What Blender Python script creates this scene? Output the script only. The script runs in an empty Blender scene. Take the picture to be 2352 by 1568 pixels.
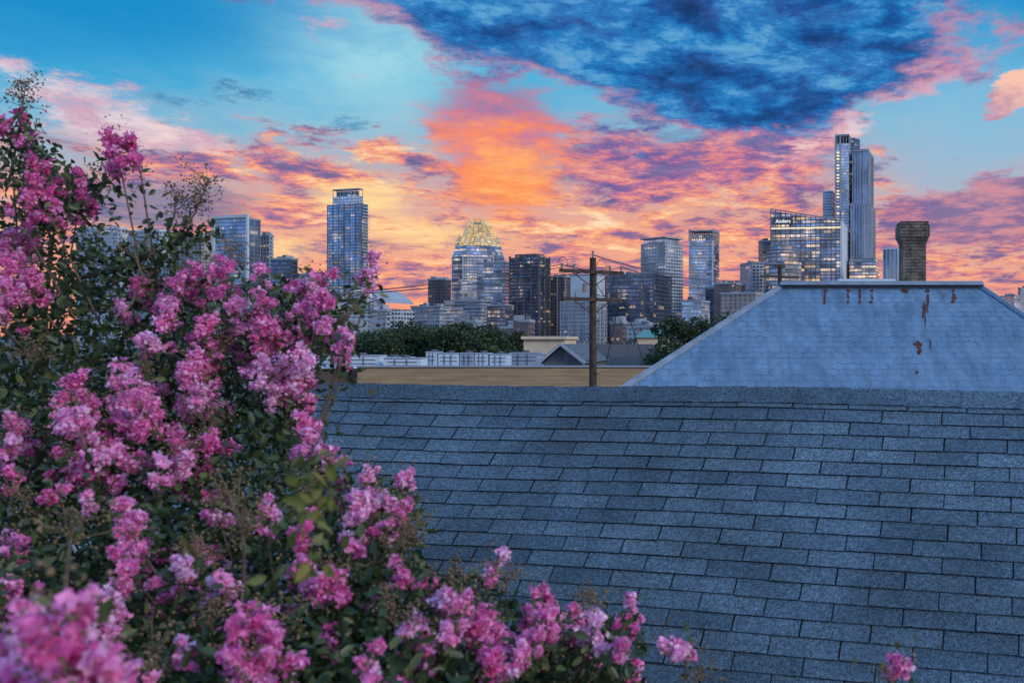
import bpy, math, random
import numpy as np
from mathutils import Vector
random.seed(7); rng=np.random.default_rng(11)
F=2287.0; PX=1700.0; HY=784.0; CZ=7.0
def W(px,py,d): return ((px-PX)/F*d, d, CZ+(HY-py)/F*d)
def S(r,g,b,a=1.0):
    f=lambda c:(c/255/12.92 if c/255<=0.04045 else ((c/255+0.055)/1.055)**2.4)
    return (f(r),f(g),f(b),a)
scene=bpy.context.scene
scene.view_settings.view_transform='Standard'; scene.view_settings.look='None'; scene.view_settings.exposure=0

# ---------------------------------------------------------------- node DSL
class E:
    def __init__(s,t,k): s.t=t; s.k=k
    def __add__(s,o): return M(s.t,'ADD',s,o)
    __radd__=__add__
    def __sub__(s,o): return M(s.t,'SUBTRACT',s,o)
    def __rsub__(s,o): return M(s.t,'SUBTRACT',o,s)
    def __mul__(s,o): return M(s.t,'MULTIPLY',s,o)
    __rmul__=__mul__
    def __truediv__(s,o): return M(s.t,'DIVIDE',s,o)
    def __rtruediv__(s,o): return M(s.t,'DIVIDE',o,s)
def setin(t,inp,v):
    if isinstance(v,E): t.links.new(v.k,inp)
    elif v is not None: inp.default_value=v
def M(t,op,*a):
    n=t.nodes.new('ShaderNodeMath'); n.operation=op
    for i,x in enumerate(a): setin(t,n.inputs[i],x)
    return E(t,n.outputs[0])
def smooth(t,x,lo,hi,a=0.0,b=1.0):
    n=t.nodes.new('ShaderNodeMapRange'); n.interpolation_type='SMOOTHSTEP'
    setin(t,n.inputs[0],x); n.inputs[1].default_value=lo; n.inputs[2].default_value=hi
    n.inputs[3].default_value=a; n.inputs[4].default_value=b
    return E(t,n.outputs[0])
def mix(t,f,a,b):
    n=t.nodes.new('ShaderNodeMix'); n.data_type='RGBA'
    setin(t,n.inputs[0],f); setin(t,n.inputs[6],a); setin(t,n.inputs[7],b)
    return E(t,n.outputs[2])
def mul(t,a,b):
    n=t.nodes.new('ShaderNodeMix'); n.data_type='RGBA'; n.blend_type='MULTIPLY'
    n.inputs[0].default_value=1.0; setin(t,n.inputs[6],a); setin(t,n.inputs[7],b)
    return E(t,n.outputs[2])
def gray(t,f):
    n=t.nodes.new('ShaderNodeCombineColor')
    for i in range(3): setin(t,n.inputs[i],f)
    return E(t,n.outputs[0])
def comb(t,x,y,z=0.0):
    n=t.nodes.new('ShaderNodeCombineXYZ')
    for i,v in enumerate((x,y,z)): setin(t,n.inputs[i],v)
    return E(t,n.outputs[0])
def sep(t,v):
    n=t.nodes.new('ShaderNodeSeparateXYZ'); t.links.new(v.k,n.inputs[0])
    return [E(t,n.outputs[i]) for i in range(3)]
def noise(t,v,scale,detail=4,rough=0.55,dist=0.0,lac=2.0):
    n=t.nodes.new('ShaderNodeTexNoise')
    if v is not None: t.links.new(v.k,n.inputs['Vector'])
    n.inputs['Scale'].default_value=scale; n.inputs['Detail'].default_value=detail
    n.inputs['Roughness'].default_value=rough; n.inputs['Distortion'].default_value=dist
    n.inputs['Lacunarity'].default_value=lac
    return E(t,n.outputs[0])
def white(t,v):
    n=t.nodes.new('ShaderNodeTexWhiteNoise'); n.noise_dimensions='3D'; t.links.new(v.k,n.inputs['Vector'])
    return E(t,n.outputs['Value']),E(t,n.outputs['Color'])
def ramp(t,f,stops,interp='LINEAR'):
    n=t.nodes.new('ShaderNodeValToRGB'); cr=n.color_ramp; cr.interpolation=interp
    while len(cr.elements)<len(stops): cr.elements.new(0.5)
    for e,(p,c) in zip(cr.elements,stops): e.position=p; e.color=c
    setin(t,n.inputs[0],f); return E(t,n.outputs[0])
def gauss(t,u,v,cu,cv,su,sv,rot=0.0):
    c,s=math.cos(rot),math.sin(rot)
    if rot:
        du=u-cu; dv=v-cv
        a=(du*c+dv*s)*(1/su); b=(dv*c-du*s)*(1/sv)
    else:
        a=(u-cu)*(1/su); b=(v-cv)*(1/sv)
    return M(t,'EXPONENT',(a*a+b*b)*-1.0)

# ---------------------------------------------------------------- world
w=bpy.data.worlds.new("World"); scene.world=w; w.use_nodes=True
t=w.node_tree; t.nodes.clear()
FILL_AZ=math.radians(118); FILL_EL=math.radians(24)   # fill lamp direction, right and behind: azimuth from +Y towards +X
tc=t.nodes.new('ShaderNodeTexCoord'); D=E(t,tc.outputs['Generated'])
x,y,z=sep(t,D)
yy=M(t,'MAXIMUM',y,0.12)
sx=x/yy; tz=M(t,'MAXIMUM',z/yy,-0.02)
u=sx*F+PX; v=HY-tz*F
den=1.0/(tz+0.19)
P=comb(t,sx*den,den,0.0)
nA=noise(t,P,2.0,6,0.58,0.3)
nB=noise(t,P,4.6,9,0.68,0.25)
P2=comb(t,sx*den+7.3,den*1.25+2.0,3.0)
nC=noise(t,P2,5.2,10,0.70,0.2)
vn=v*(1/784.0)
wob=(nB-0.5)*0.35
col=ramp(t,vn+wob,[(0.0,S(16,140,202)),(0.2,S(66,172,216)),(0.36,S(132,182,210)),(0.49,S(200,166,170)),(0.64,S(236,166,140)),(0.88,S(248,160,130)),(1.0,S(205,140,135))])
col=mix(t,gauss(t,u,v,860,110,240,170)*smooth(t,nB,0.3,0.6,0.6,1.0),col,S(165,218,230))
col=mix(t,gauss(t,u,v,300,50,380,120)*0.8,col,S(8,138,200))
col=mix(t,gauss(t,u,v,2220,320,270,200)*0.85,col,S(136,188,218))
# warm broken clouds
g1=gauss(t,u,v,1120,430,420,150)
gr=gauss(t,u,v,2260,330,250,160)
warm=ramp(t,smooth(t,nC+g1*0.09,0.34,0.70),[(0.0,S(82,86,140)),(0.25,S(138,102,148)),(0.45,S(202,122,138)),(0.62,S(238,148,122)),(0.8,S(252,180,130)),(1.0,S(255,226,182))])
cz=smooth(t,v,90,390)
mA=smooth(t,nB+cz*0.42-gr*0.24-0.42,0.40,0.54)
col=mix(t,mA*0.95,col,warm)
# pink and purple mottled bank right of the glow
mq=smooth(t,gauss(t,u,v,1620,370,390,95,-0.08)+(nA-0.5)*1.2+(nB-0.5)*0.8,0.30,0.60)
col=mix(t,mq*0.85,col,ramp(t,smooth(t,nC*0.7+nB*0.3,0.37,0.64),[(0.0,S(74,82,150)),(0.35,S(134,96,154)),(0.65,S(214,124,140)),(1.0,S(250,166,136))]))
# whitish-pink wisps, upper left and right diagonal
wsp=gauss(t,u,v,180,210,260,80,0.25)+gauss(t,u,v,1980,260,350,55,-0.45)+gauss(t,u,v,760,60,110,35,0.3)+gauss(t,u,v,330,310,260,50,0.1)
col=mix(t,smooth(t,wsp*0.5+(nC-0.5)*1.7,0.28,0.58)*0.8,col,mix(t,smooth(t,nB,0.4,0.6),S(222,162,180),S(236,216,220)))
# glowing yellow strips
gl=gauss(t,u,v,830,450,150,45)+gauss(t,u,v,600,580,150,50)*0.8+gauss(t,u,v,1010,540,260,55)*0.8+gauss(t,u,v,330,500,120,30)*0.6
col=mix(t,smooth(t,gl*nC*2.0,0.30,1.0)*0.85,col,S(255,216,152))
# low band
lo=smooth(t,v+(nC-0.5)*320.0,590,740)
col=mix(t,lo*smooth(t,u,1200,2200,0.65,0.10),col,S(250,156,118))
col=mix(t,lo*smooth(t,u,1300,2200)*0.7,col,S(222,142,140))
# mauve clouds at right low
mm=smooth(t,gauss(t,u,v,2280,490,300,85,-0.12)+(nB-0.5)*1.4,0.32,0.60)
col=mix(t,mm*0.88,col,mix(t,smooth(t,nC,0.4,0.62),S(116,96,150),S(208,134,148)))
# blue clouds at left
gl2=gauss(t,u,v,430,215,420,60)+gauss(t,u,v,110,340,220,65)+gauss(t,u,v,800,290,150,45)
ml=smooth(t,gl2*0.42+(nB-0.5)*1.3+(nC-0.5)*1.0,0.36,0.58)
col=mix(t,ml*0.78,col,mix(t,smooth(t,nC,0.4,0.6),S(22,96,150),S(48,140,186)))
ml3=smooth(t,gauss(t,u,v,330,470,300,75)+(nC-0.5)*2.0,0.45,0.78)
col=mix(t,ml3*0.7,col,S(92,112,156))
# dark blue mass
G=gauss(t,u,v,1600,20,640,215)+gauss(t,u,v,1780,205,270,105,-0.25)*0.6+gauss(t,u,v,1080,20,200,90)*0.4
Gd=G+(nA-0.5)*1.3+(nB-0.5)*1.3
mmv=smooth(t,Gd,0.22,0.44)
col=mix(t,mmv*0.85,col,mix(t,smooth(t,nC,0.40,0.6),S(84,90,158),S(206,128,154)))
md=smooth(t,Gd,0.34,0.56)
dk=ramp(t,smooth(t,nB*0.6+nC*0.4,0.36,0.62),[(0.0,S(2,48,100)),(0.35,S(4,80,150)),(0.7,S(16,122,190)),(1.0,S(92,168,214))])
col=mix(t,md*0.96,col,dk)
# central plume, a fan of lit cloud rising from the sunset
nd=(nB-0.5)
pu=u+(v-400.0)*-0.18
gp=gauss(t,pu,v,1160,320,195,185)
mp=smooth(t,gp+nd*1.5+(nC-0.5)*0.6,0.30,0.78)
pc=ramp(t,vn+nd*0.75+(nC-0.5)*0.35,[(0.06,S(70,110,170)),(0.2,S(146,106,160)),(0.35,S(206,116,138)),(0.48,S(252,140,98)),(0.62,S(255,164,96)),(0.8,S(255,200,140))])
col=mix(t,mp*0.9,col,pc)
col=mix(t,smooth(t,gauss(t,u,v,1180,415,140,110)+nd*1.0,0.30,0.95)*0.8,col,mix(t,smooth(t,nC,0.4,0.65),S(255,140,76),S(255,182,104)))
# pink fluffy cloud at far right
gf=gauss(t,u,v,2330,215,110,55,-0.6)
mf=smooth(t,gf+(nC-0.5)*1.9,0.40,0.56)
col=mix(t,mf*0.92,col,mix(t,smooth(t,nB+(v-225.0)*-0.002,0.36,0.6),S(196,140,166),S(255,196,170)))
# rest of the sky (overhead / behind): dusk blue brightened to light the foreground, warm horizon patches added for reflections
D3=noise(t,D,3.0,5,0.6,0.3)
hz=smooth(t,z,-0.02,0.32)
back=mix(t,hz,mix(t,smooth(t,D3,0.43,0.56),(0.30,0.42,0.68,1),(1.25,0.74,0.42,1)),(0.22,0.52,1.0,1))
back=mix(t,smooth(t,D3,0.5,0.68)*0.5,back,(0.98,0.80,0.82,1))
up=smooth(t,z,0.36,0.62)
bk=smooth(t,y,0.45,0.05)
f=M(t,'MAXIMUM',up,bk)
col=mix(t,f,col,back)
skyn=t.nodes.new('ShaderNodeTexSky'); skyn.sky_type='NISHITA'; skyn.sun_disc=False
skyn.sun_elevation=FILL_EL; skyn.sun_rotation=FILL_AZ
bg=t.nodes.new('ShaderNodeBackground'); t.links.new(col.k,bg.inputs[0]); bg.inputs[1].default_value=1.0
bg2=t.nodes.new('ShaderNodeBackground'); t.links.new(skyn.outputs[0],bg2.inputs[0]); bg2.inputs[1].default_value=0.004
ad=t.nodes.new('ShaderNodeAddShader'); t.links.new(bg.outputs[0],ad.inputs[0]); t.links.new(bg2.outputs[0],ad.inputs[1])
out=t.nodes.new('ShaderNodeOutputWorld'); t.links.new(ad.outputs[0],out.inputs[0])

sl=bpy.data.lights.new('fill_sun','SUN'); sl.energy=1.55; sl.angle=math.radians(14); sl.color=(1,0.93,0.86)  # soft fill added to brighten the foreground; the sunset glow lies ahead
so=bpy.data.objects.new('fill_sun',sl); scene.collection.objects.link(so)
sd=Vector((math.sin(FILL_AZ)*math.cos(FILL_EL),math.cos(FILL_AZ)*math.cos(FILL_EL),math.sin(FILL_EL)))
so.rotation_euler=sd.to_track_quat('Z','Y').to_euler(); so.location=(30,-20,40)

# ---------------------------------------------------------------- materials
def newmat(name):
    m=bpy.data.materials.new(name); m.use_nodes=True; t=m.node_tree; t.nodes.clear()
    b=t.nodes.new('ShaderNodeBsdfPrincipled'); o=t.nodes.new('ShaderNodeOutputMaterial')
    t.links.new(b.outputs[0],o.inputs[0]); return m,t,b,o
def bump(t,b,h,strength=0.3,dist=0.01):
    n=t.nodes.new('ShaderNodeBump'); n.inputs['Strength'].default_value=strength; n.inputs['Distance'].default_value=dist
    t.links.new(h.k,n.inputs['Height']); t.links.new(n.outputs[0],b.inputs['Normal'])
def objc(t):
    n=t.nodes.new('ShaderNodeTexCoord'); return E(t,n.outputs['Object'])
def uvc(t):
    n=t.nodes.new('ShaderNodeTexCoord'); return E(t,n.outputs['UV'])
def plain(name,c,rough=0.7,metal=0.0,var=0.25,scale=3.0,emit=None,es=0.0):
    m,t,b,o=newmat(name)
    n=noise(t,objc(t),scale,4,0.6)
    cc=mix(t,smooth(t,n,0.3,0.7),tuple(k*(1-var) for k in c[:3])+(1,),tuple(min(1,k*(1+var)) for k in c[:3])+(1,))
    t.links.new(cc.k,b.inputs['Base Color']); b.inputs['Roughness'].default_value=rough; b.inputs['Metallic'].default_value=metal
    if emit: b.inputs['Emission Color'].default_value=emit; b.inputs['Emission Strength'].default_value=es
    return m
def facade(name,frame,glass,fh=3.6,bay=3.0,ww=0.75,wh=0.6,lit=0.05,litc=(1,0.70,0.38,1),lits=0.7,metal=0.85,vary=0.35,tilt=0.05):
    m,t,b,o=newmat(name)
    U=uvc(t); uu,vv,_=sep(t,U)
    a=uu/bay; c=vv/fh
    fa=M(t,'FRACT',a); fc=M(t,'FRACT',c); ia=M(t,'FLOOR',a); ic=M(t,'FLOOR',c)
    wx=M(t,'LESS_THAN',M(t,'ABSOLUTE',fa-0.5),ww/2); wy=M(t,'LESS_THAN',M(t,'ABSOLUTE',fc-0.5),wh/2)
    win=wx*wy
    r,rc=white(t,comb(t,ia,ic,0.0)); r2,rc2=white(t,comb(t,M(t,'FLOOR',ia/4.0),ic,5.0))
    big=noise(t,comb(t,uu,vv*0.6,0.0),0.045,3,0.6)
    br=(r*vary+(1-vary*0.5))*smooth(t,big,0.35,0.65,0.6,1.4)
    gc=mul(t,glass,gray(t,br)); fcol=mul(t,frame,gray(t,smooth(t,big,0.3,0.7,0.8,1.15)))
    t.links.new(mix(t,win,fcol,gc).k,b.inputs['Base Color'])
    setin(t,b.inputs['Metallic'],win*metal); setin(t,b.inputs['Roughness'],0.75-win*0.62)
    g=t.nodes.new('ShaderNodeNewGeometry')
    v1=t.nodes.new('ShaderNodeVectorMath'); v1.operation='SUBTRACT'; t.links.new(rc2.k,v1.inputs[0]); v1.inputs[1].default_value=(.5,.5,.5)
    v2=t.nodes.new('ShaderNodeVectorMath'); v2.operation='SCALE'; t.links.new(v1.outputs[0],v2.inputs[0]); setin(t,v2.inputs['Scale'],win*tilt)
    v3=t.nodes.new('ShaderNodeVectorMath'); v3.operation='ADD'; t.links.new(v2.outputs[0],v3.inputs[0]); t.links.new(g.outputs['Normal'],v3.inputs[1])
    v4=t.nodes.new('ShaderNodeVectorMath'); v4.operation='NORMALIZE'; t.links.new(v3.outputs[0],v4.inputs[0]); t.links.new(v4.outputs[0],b.inputs['Normal'])
    # lit rooms: runs of neighbouring windows on the same storey
    L=win*M(t,'LESS_THAN',r*0.25+r2*0.75+smooth(t,big,0.45,0.62)*-0.16,lit*0.75+0.02)
    b.inputs['Emission Color'].default_value=litc
    setin(t,b.inputs['Emission Strength'],L*lits*(r*0.6+0.35))
    return m
MAT={}  # dark glass and trims lightened towards blue in colour, for city haze
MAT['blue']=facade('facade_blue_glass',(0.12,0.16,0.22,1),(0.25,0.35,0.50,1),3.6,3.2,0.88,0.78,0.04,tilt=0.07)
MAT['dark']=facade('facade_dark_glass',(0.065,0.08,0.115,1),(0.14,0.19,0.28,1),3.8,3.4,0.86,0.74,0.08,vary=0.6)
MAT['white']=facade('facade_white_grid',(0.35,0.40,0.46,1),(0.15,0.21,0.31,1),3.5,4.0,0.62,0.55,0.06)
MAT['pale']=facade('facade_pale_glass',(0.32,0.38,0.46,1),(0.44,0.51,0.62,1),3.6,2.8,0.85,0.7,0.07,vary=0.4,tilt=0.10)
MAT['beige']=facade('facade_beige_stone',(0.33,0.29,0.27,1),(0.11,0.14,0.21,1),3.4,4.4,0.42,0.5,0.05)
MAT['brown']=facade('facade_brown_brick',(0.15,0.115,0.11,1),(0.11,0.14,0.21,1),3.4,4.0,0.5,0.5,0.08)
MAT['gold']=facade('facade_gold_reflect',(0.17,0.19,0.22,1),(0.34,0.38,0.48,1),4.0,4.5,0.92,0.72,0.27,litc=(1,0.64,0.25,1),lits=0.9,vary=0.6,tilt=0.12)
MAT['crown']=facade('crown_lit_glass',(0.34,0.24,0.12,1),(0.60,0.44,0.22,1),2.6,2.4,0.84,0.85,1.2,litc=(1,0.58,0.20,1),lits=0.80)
MAT['rib']=plain('crown_gilded_glow_rib',(0.50,0.42,0.30),0.5,0.2,0.1,0.5,(1,0.66,0.30,1),0.25)  # ribs given a warm glow of their own to turn the crown gold
MAT['stripe']=facade('facade_vertical_fins',(0.37,0.42,0.50,1),(0.14,0.21,0.34,1),90.0,3.4,0.6,1.0,0.0)
MAT['conc']=plain('concrete_trim',(0.29,0.33,0.39),0.8,0,0.15,0.05)
MAT['dtrim']=plain('dark_metal_trim',(0.08,0.10,0.13),0.5,0.3,0.2,0.05)
MAT['roof']=plain('flat_roof_membrane',(0.19,0.22,0.27),0.9,0,0.2,0.1)
MAT['lite']=plain('lit_strip_lamp',(0.8,0.72,0.5),0.5,0,0.05,1.0,(1,0.76,0.42,1),0.75)
MAT['whitep']=plain('white_panel',(0.54,0.60,0.68),0.6,0,0.08,0.05)

# ---------------------------------------------------------------- mesh builder
class MB:
    def __init__(s): s.v=[];s.f=[];s.uv=[];s.mi=[];s.mats=[]
    def m(s,k):
        k=MAT[k] if isinstance(k,str) else k
        if k not in s.mats: s.mats.append(k)
        return s.mats.index(k)
    def face(s,pts,mat,uvs=None):
        i=len(s.v); s.v+= [tuple(p) for p in pts]; s.f.append(tuple(range(i,i+len(pts))))
        s.uv+= (uvs if uvs else [(p[0],p[1]) for p in pts]); s.mi.append(s.m(mat))
    def prism(s,pts,z0,z1,mat,roof='roof',top=None,u0=0.0,bottom=False):
        n=len(pts); zt=z1 if isinstance(z1,(list,tuple)) else [z1]*n
        tp=top if top else pts
        U=u0
        for i in range(n):
            j=(i+1)%n; a,b=pts[i],pts[j]; L=math.hypot(b[0]-a[0],b[1]-a[1])
            s.face([(a[0],a[1],z0),(b[0],b[1],z0),(tp[j][0],tp[j][1],zt[j]),(tp[i][0],tp[i][1],zt[i])],mat,[(U,z0),(U+L,z0),(U+L,zt[j]),(U,zt[i])])
            U+=L
        s.face([(tp[i][0],tp[i][1],zt[i]) for i in range(n)],roof)
        if bottom: s.face([(pts[i][0],pts[i][1],z0) for i in reversed(range(n))],roof)
    def box(s,c,sz,mat,rot=0.0):
        cx,cy,cz=c; a,b,h=[k/2 for k in sz]; cr,sr=math.cos(rot),math.sin(rot)
        p=[(cx+X*cr-Y*sr,cy+X*sr+Y*cr) for X,Y in((-a,-b),(a,-b),(a,b),(-a,b))]
        s.prism(p,cz-h,cz+h,mat,mat,bottom=True)
    def tube(s,path,r0,r1,mat,k=6):
        n=len(path); rings=[]
        for i,p in enumerate(path):
            p=Vector(p); d=(Vector(path[min(i+1,n-1)])-Vector(path[max(i-1,0)])).normalized()
            a=d.orthogonal().normalized() if i==0 else (rings[-1][1]-d*rings[-1][1].dot(d)).normalized()
            b=d.cross(a); r=r0+(r1-r0)*i/(n-1)
            rings.append(([p+(a*math.cos(2*math.pi*q/k)+b*math.sin(2*math.pi*q/k))*r for q in range(k)],a))
        for i in range(n-1):
            for q in range(k):
                q2=(q+1)%k
                s.face([rings[i][0][q],rings[i][0][q2],rings[i+1][0][q2],rings[i+1][0][q]],mat,[(0,i),(1,i),(1,i+1),(0,i+1)])
        s.face(rings[-1][0],mat); s.face(list(reversed(rings[0][0])),mat)
    def obj(s,name,parent=None,smooth=False):
        me=bpy.data.meshes.new(name); me.from_pydata(s.v,[],s.f)
        for k in s.mats: me.materials.append(k)
        me.polygons.foreach_set('material_index',s.mi)
        ul=me.uv_layers.new(name='UVMap'); ul.data.foreach_set('uv',np.array(s.uv,dtype=np.float32).ravel())
        if smooth: me.polygons.foreach_set('use_smooth',[True]*len(s.f))
        me.update(); o=bpy.data.objects.new(name,me); scene.collection.objects.link(o)
        if parent: o.parent=parent
        return o
def empty(name):
    o=bpy.data.objects.new(name,None); scene.collection.objects.link(o); return o
def npmesh(name,V,Fc,uv,mat,parent=None,smooth=False):
    me=bpy.data.meshes.new(name); nv=len(V); nf,k=Fc.shape
    me.vertices.add(nv); me.vertices.foreach_set('co',V.astype(np.float32).ravel())
    me.loops.add(nf*k); me.loops.foreach_set('vertex_index',Fc.astype(np.int32).ravel())
    me.polygons.add(nf); me.polygons.foreach_set('loop_start',np.arange(0,nf*k,k,dtype=np.int32)); me.polygons.foreach_set('loop_total',np.full(nf,k,dtype=np.int32))
    ul=me.uv_layers.new(name='UVMap'); ul.data.foreach_set('uv',np.repeat(uv,k,axis=0).astype(np.float32).ravel())
    me.materials.append(mat)
    if smooth: me.polygons.foreach_set('use_smooth',[True]*nf)
    me.update(calc_edges=True); me.validate()
    o=bpy.data.objects.new(name,me); scene.collection.objects.link(o)
    if parent: o.parent=parent
    return o

# ---------------------------------------------------------------- ground and hills
m,t,b,o=newmat('ground_grass_and_dirt')
n1=noise(t,objc(t),0.05,6,0.6); n2=noise(t,objc(t),2.0,5,0.6)
c=mix(t,smooth(t,n1,0.42,0.58),(0.05,0.065,0.035,1),(0.10,0.09,0.08,1)); c=mul(t,c,gray(t,smooth(t,n2,0.2,0.8,0.6,1.3)))
t.links.new(c.k,b.inputs['Base Color']); b.inputs['Roughness'].default_value=0.95
g=MB(); g.face([(-9000,-3000,0),(9000,-3000,0),(9000,12000,0),(-9000,12000,0)],m); g.obj('ground')
asph=plain('asphalt',(0.05,0.052,0.056),0.9,0,0.2,4.0)
g=MB(); g.face([(-200,24,0.004),(200,24,0.004),(200,33,0.004),(-200,33,0.004)],asph)
for i in range(-40,40): g.face([(i*5,28.4,0.008),(i*5+2.5,28.4,0.008),(i*5+2.5,28.55,0.008),(i*5,28.55,0.008)],MAT['whitep'])
g.obj('street')
g=MB(); g.box((0,34.2,0.065),(400,2.2,0.13),'conc'); g.obj('pavement')
hm=plain('hill_woodland',(0.12,0.15,0.21),1.0,0,0.2,0.01)
g=MB(); N=120; pr=None
for i in range(N):
    X=-6000+i*100; h=28+14*math.sin(i*0.35)+9*math.sin(i*0.9+1)+random.uniform(-2,2)
    if pr: g.face([(pr[0],5200,0),(X,5200,0),(X,5500,h),(pr[0],5500,pr[1])],hm); g.face([(pr[0],5500,pr[1]),(X,5500,h),(X,6200,0),(pr[0],6200,0)],hm)
    pr=(X,h)
g.obj('hills')

# ---------------------------------------------------------------- skyline
def rect(p0,pm,p1,Dm,al,cap=70):
    al=math.radians(al); Nx,Ny,_=W(pm,HY,Dm)
    dr=(math.cos(al),math.sin(al)); dl=(-math.sin(al),math.cos(al))
    def sol(d,px):
        s=(px-PX)/F; de=d[0]-s*d[1]; tt=(s*Ny-Nx)/de if abs(de)>1e-4 else cap
        if tt<=0 or tt>cap: tt=min(cap,30.0) if tt<=0 else cap
        return tt
    R=sol(dr,p1); L=sol(dl,p0)
    a=(Nx,Ny); b=(Nx+dr[0]*R,Ny+dr[1]*R); c=(b[0]+dl[0]*L,b[1]+dl[1]*L); d=(Nx+dl[0]*L,Ny+dl[1]*L)
    return [a,b,c,d]
def zt(py,Dm): return CZ+(HY-py)/F*Dm
def grow(pts,o):
    cx=sum(p[0] for p in pts)/len(pts); cy=sum(p[1] for p in pts)/len(pts)
    r=[]
    for p in pts:
        L=math.hypot(p[0]-cx,p[1]-cy); r.append((cx+(p[0]-cx)*(1+o*1.41/L),cy+(p[1]-cy)*(1+o*1.41/L)))
    return r
def slabs(g,pts,z0,z1,step,o,th,mat='conc'):
    z=z0
    q=grow(pts,o)
    while z<z1: g.prism(q,z,z+th,mat,mat,bottom=True); z+=step
def fins(g,pts,z0,z1,step,o,wd,mat='conc',sides=(0,3)):
    for i in sides:
        a=pts[i]; b=pts[(i+1)%len(pts)]; L=math.hypot(b[0]-a[0],b[1]-a[1]); n=max(1,int(L/step))
        ang=math.atan2(b[1]-a[1],b[0]-a[0]); zz1=z1
        for k in range(n+1):
            f=k/n; g.box((a[0]+(b[0]-a[0])*f,a[1]+(b[1]-a[1])*f,(z0+zz1)/2),(wd,o*2,zz1-z0),mat,ang)
def rooftop(g,pts,z,n=3,s=5):
    cx=sum(p[0] for p in pts)/4; cy=sum(p[1] for p in pts)/4
    for i in range(n):
        f=random.uniform(-0.28,0.28); h=random.uniform(1.5,4)
        X=cx+(pts[1][0]-pts[3][0])*f; Y=cy+(pts[1][1]-pts[3][1])*f
        g.box((X,Y,z+h/2-0.01),(random.uniform(3,s+3),random.uniform(3,s),h),random.choice(['conc','dtrim','roof']),random.uniform(0,1))
def simple(name,p0,pm,p1,ytop,Dm,al,mat,sl=None,fi=None,para=True,extra=None,trim='conc'):
    g=MB(); pts=rect(p0,pm,p1,Dm,al); z1=zt(ytop,Dm)
    g.prism(pts,0,z1,mat)
    if sl: slabs(g,pts,4,z1-1,sl[0],sl[1],sl[2],trim)
    if fi: fins(g,pts,0.5,z1,fi[0],fi[1],fi[2],trim)
    if para: g.prism(grow(pts,0.5),z1-1.2,z1+0.6,trim,'roof',bottom=True)
    rooftop(g,pts,z1,4)
    if extra: extra(g,pts,z1,Dm)
    return g.obj(name)
simple('apartment_block',175,270,292,522,900,75,'white',(3.5,0.4,0.5),trim='whitep')
simple('apartment_block',288,365,392,528,950,75,'white',(3.5,0.3,0.4),trim='whitep')
simple('stone_apartment_tower',380,462,490,540,1000,72,'beige',None,(8,0.4,0.8))
def left_extra(g,pts,z1,Dm):
    a,b,c,d=pts
    ang=math.atan2(a[1]-d[1],a[0]-d[0]); L=math.hypot(a[0]-d[0],a[1]-d[1])
    for q in (d,a): g.box((q[0],q[1],z1/2+1),(2.2,2.2,z1+4),'whitep',ang)
    g.box(((a[0]+d[0])/2,(a[1]+d[1])/2,z1+1.6),(L-2.3,2.0,2.6),'whitep',ang)
simple('glass_hotel_tower',492,568,598,500,900,74,'blue',None,(6.4,0.25,0.3),extra=left_extra)
simple('hotel_annex_block',598,618,628,541,930,70,'white',(3.5,0.4,0.5))
simple('dark_office_block',622,668,684,593,900,72,'dark')
simple('low_office_block',684,730,752,628,1300,72,'white')
# tall condo tower
g=MB(); Dm=1150; pts=rect(752,830,845,Dm,72); z1=zt(467,Dm)
g.prism(pts,0,z1,'blue'); fins(g,pts,1,z1,7.5,0.4,0.5,'dtrim',(3,))
a,b,c,d=pts
for k in range(int(z1/3.6)-6):   # balconies on the right side
    zz=25+k*3.6
    if zz<z1-2: g.box(((a[0]+b[0])/2+1.0,(a[1]+b[1])/2-0.6,zz),(math.hypot(b[0]-a[0],b[1]-a[1])*0.9,3.4,0.5),'whitep',math.atan2(b[1]-a[1],b[0]-a[0]))
pt2=rect(765,824,833,Dm+6,72); z2=zt(430,Dm)
g.prism(pt2,z1,z2-9,'pale'); fins(g,pt2,z1,z2,5,0.3,0.5,'conc',(0,1,2,3))
g.prism(grow(pt2,0.4),z2-1.5,z2,'conc','roof',bottom=True); g.prism(grow(pt2,-3),z2-9,z2-3,'dark')
g.obj('condo_tower')
# curved-roof hall and base building
g=MB(); Dm=800
x0=W(762,HY,Dm)[0]; x1=W(880,HY,Dm)[0]; zb=zt(708,Dm); zp=zt(662,Dm); n=16
g.prism([(x0,Dm),(x1,Dm),(x1+12,Dm+40),(x0+12,Dm+40)],0,zb,'white')
pv=None
for i in range(n+1):
    f=i/n; X=x0+(x1-x0)*f; Z=zb+(zp-zb)*(math.sin(math.pi*(0.12+0.7*f))-0.35)/0.65
    if pv:
        g.face([(pv[0],Dm-1,pv[1]),(X,Dm-1,Z),(X+12,Dm+40,Z),(pv[0]+12,Dm+40,pv[1])],'conc')
        g.face([(pv[0],Dm-0.5,zb-2),(X,Dm-0.5,zb-2),(X,Dm-0.5,Z-0.8),(pv[0],Dm-0.5,pv[1]-0.8)],'blue',[(pv[0],0),(X,0),(X,10),(pv[0],10)])
    pv=(X,Z)
g.obj('curved_roof_hall')
simple('white_low_block',850,888,897,712,700,72,'white',(4,0.4,0.6))
simple('stone_office_block',983,1022,1036,640,1150,70,'brown')
simple('grey_office_block',944,1010,1034,703,1000,72,'pale')
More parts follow.
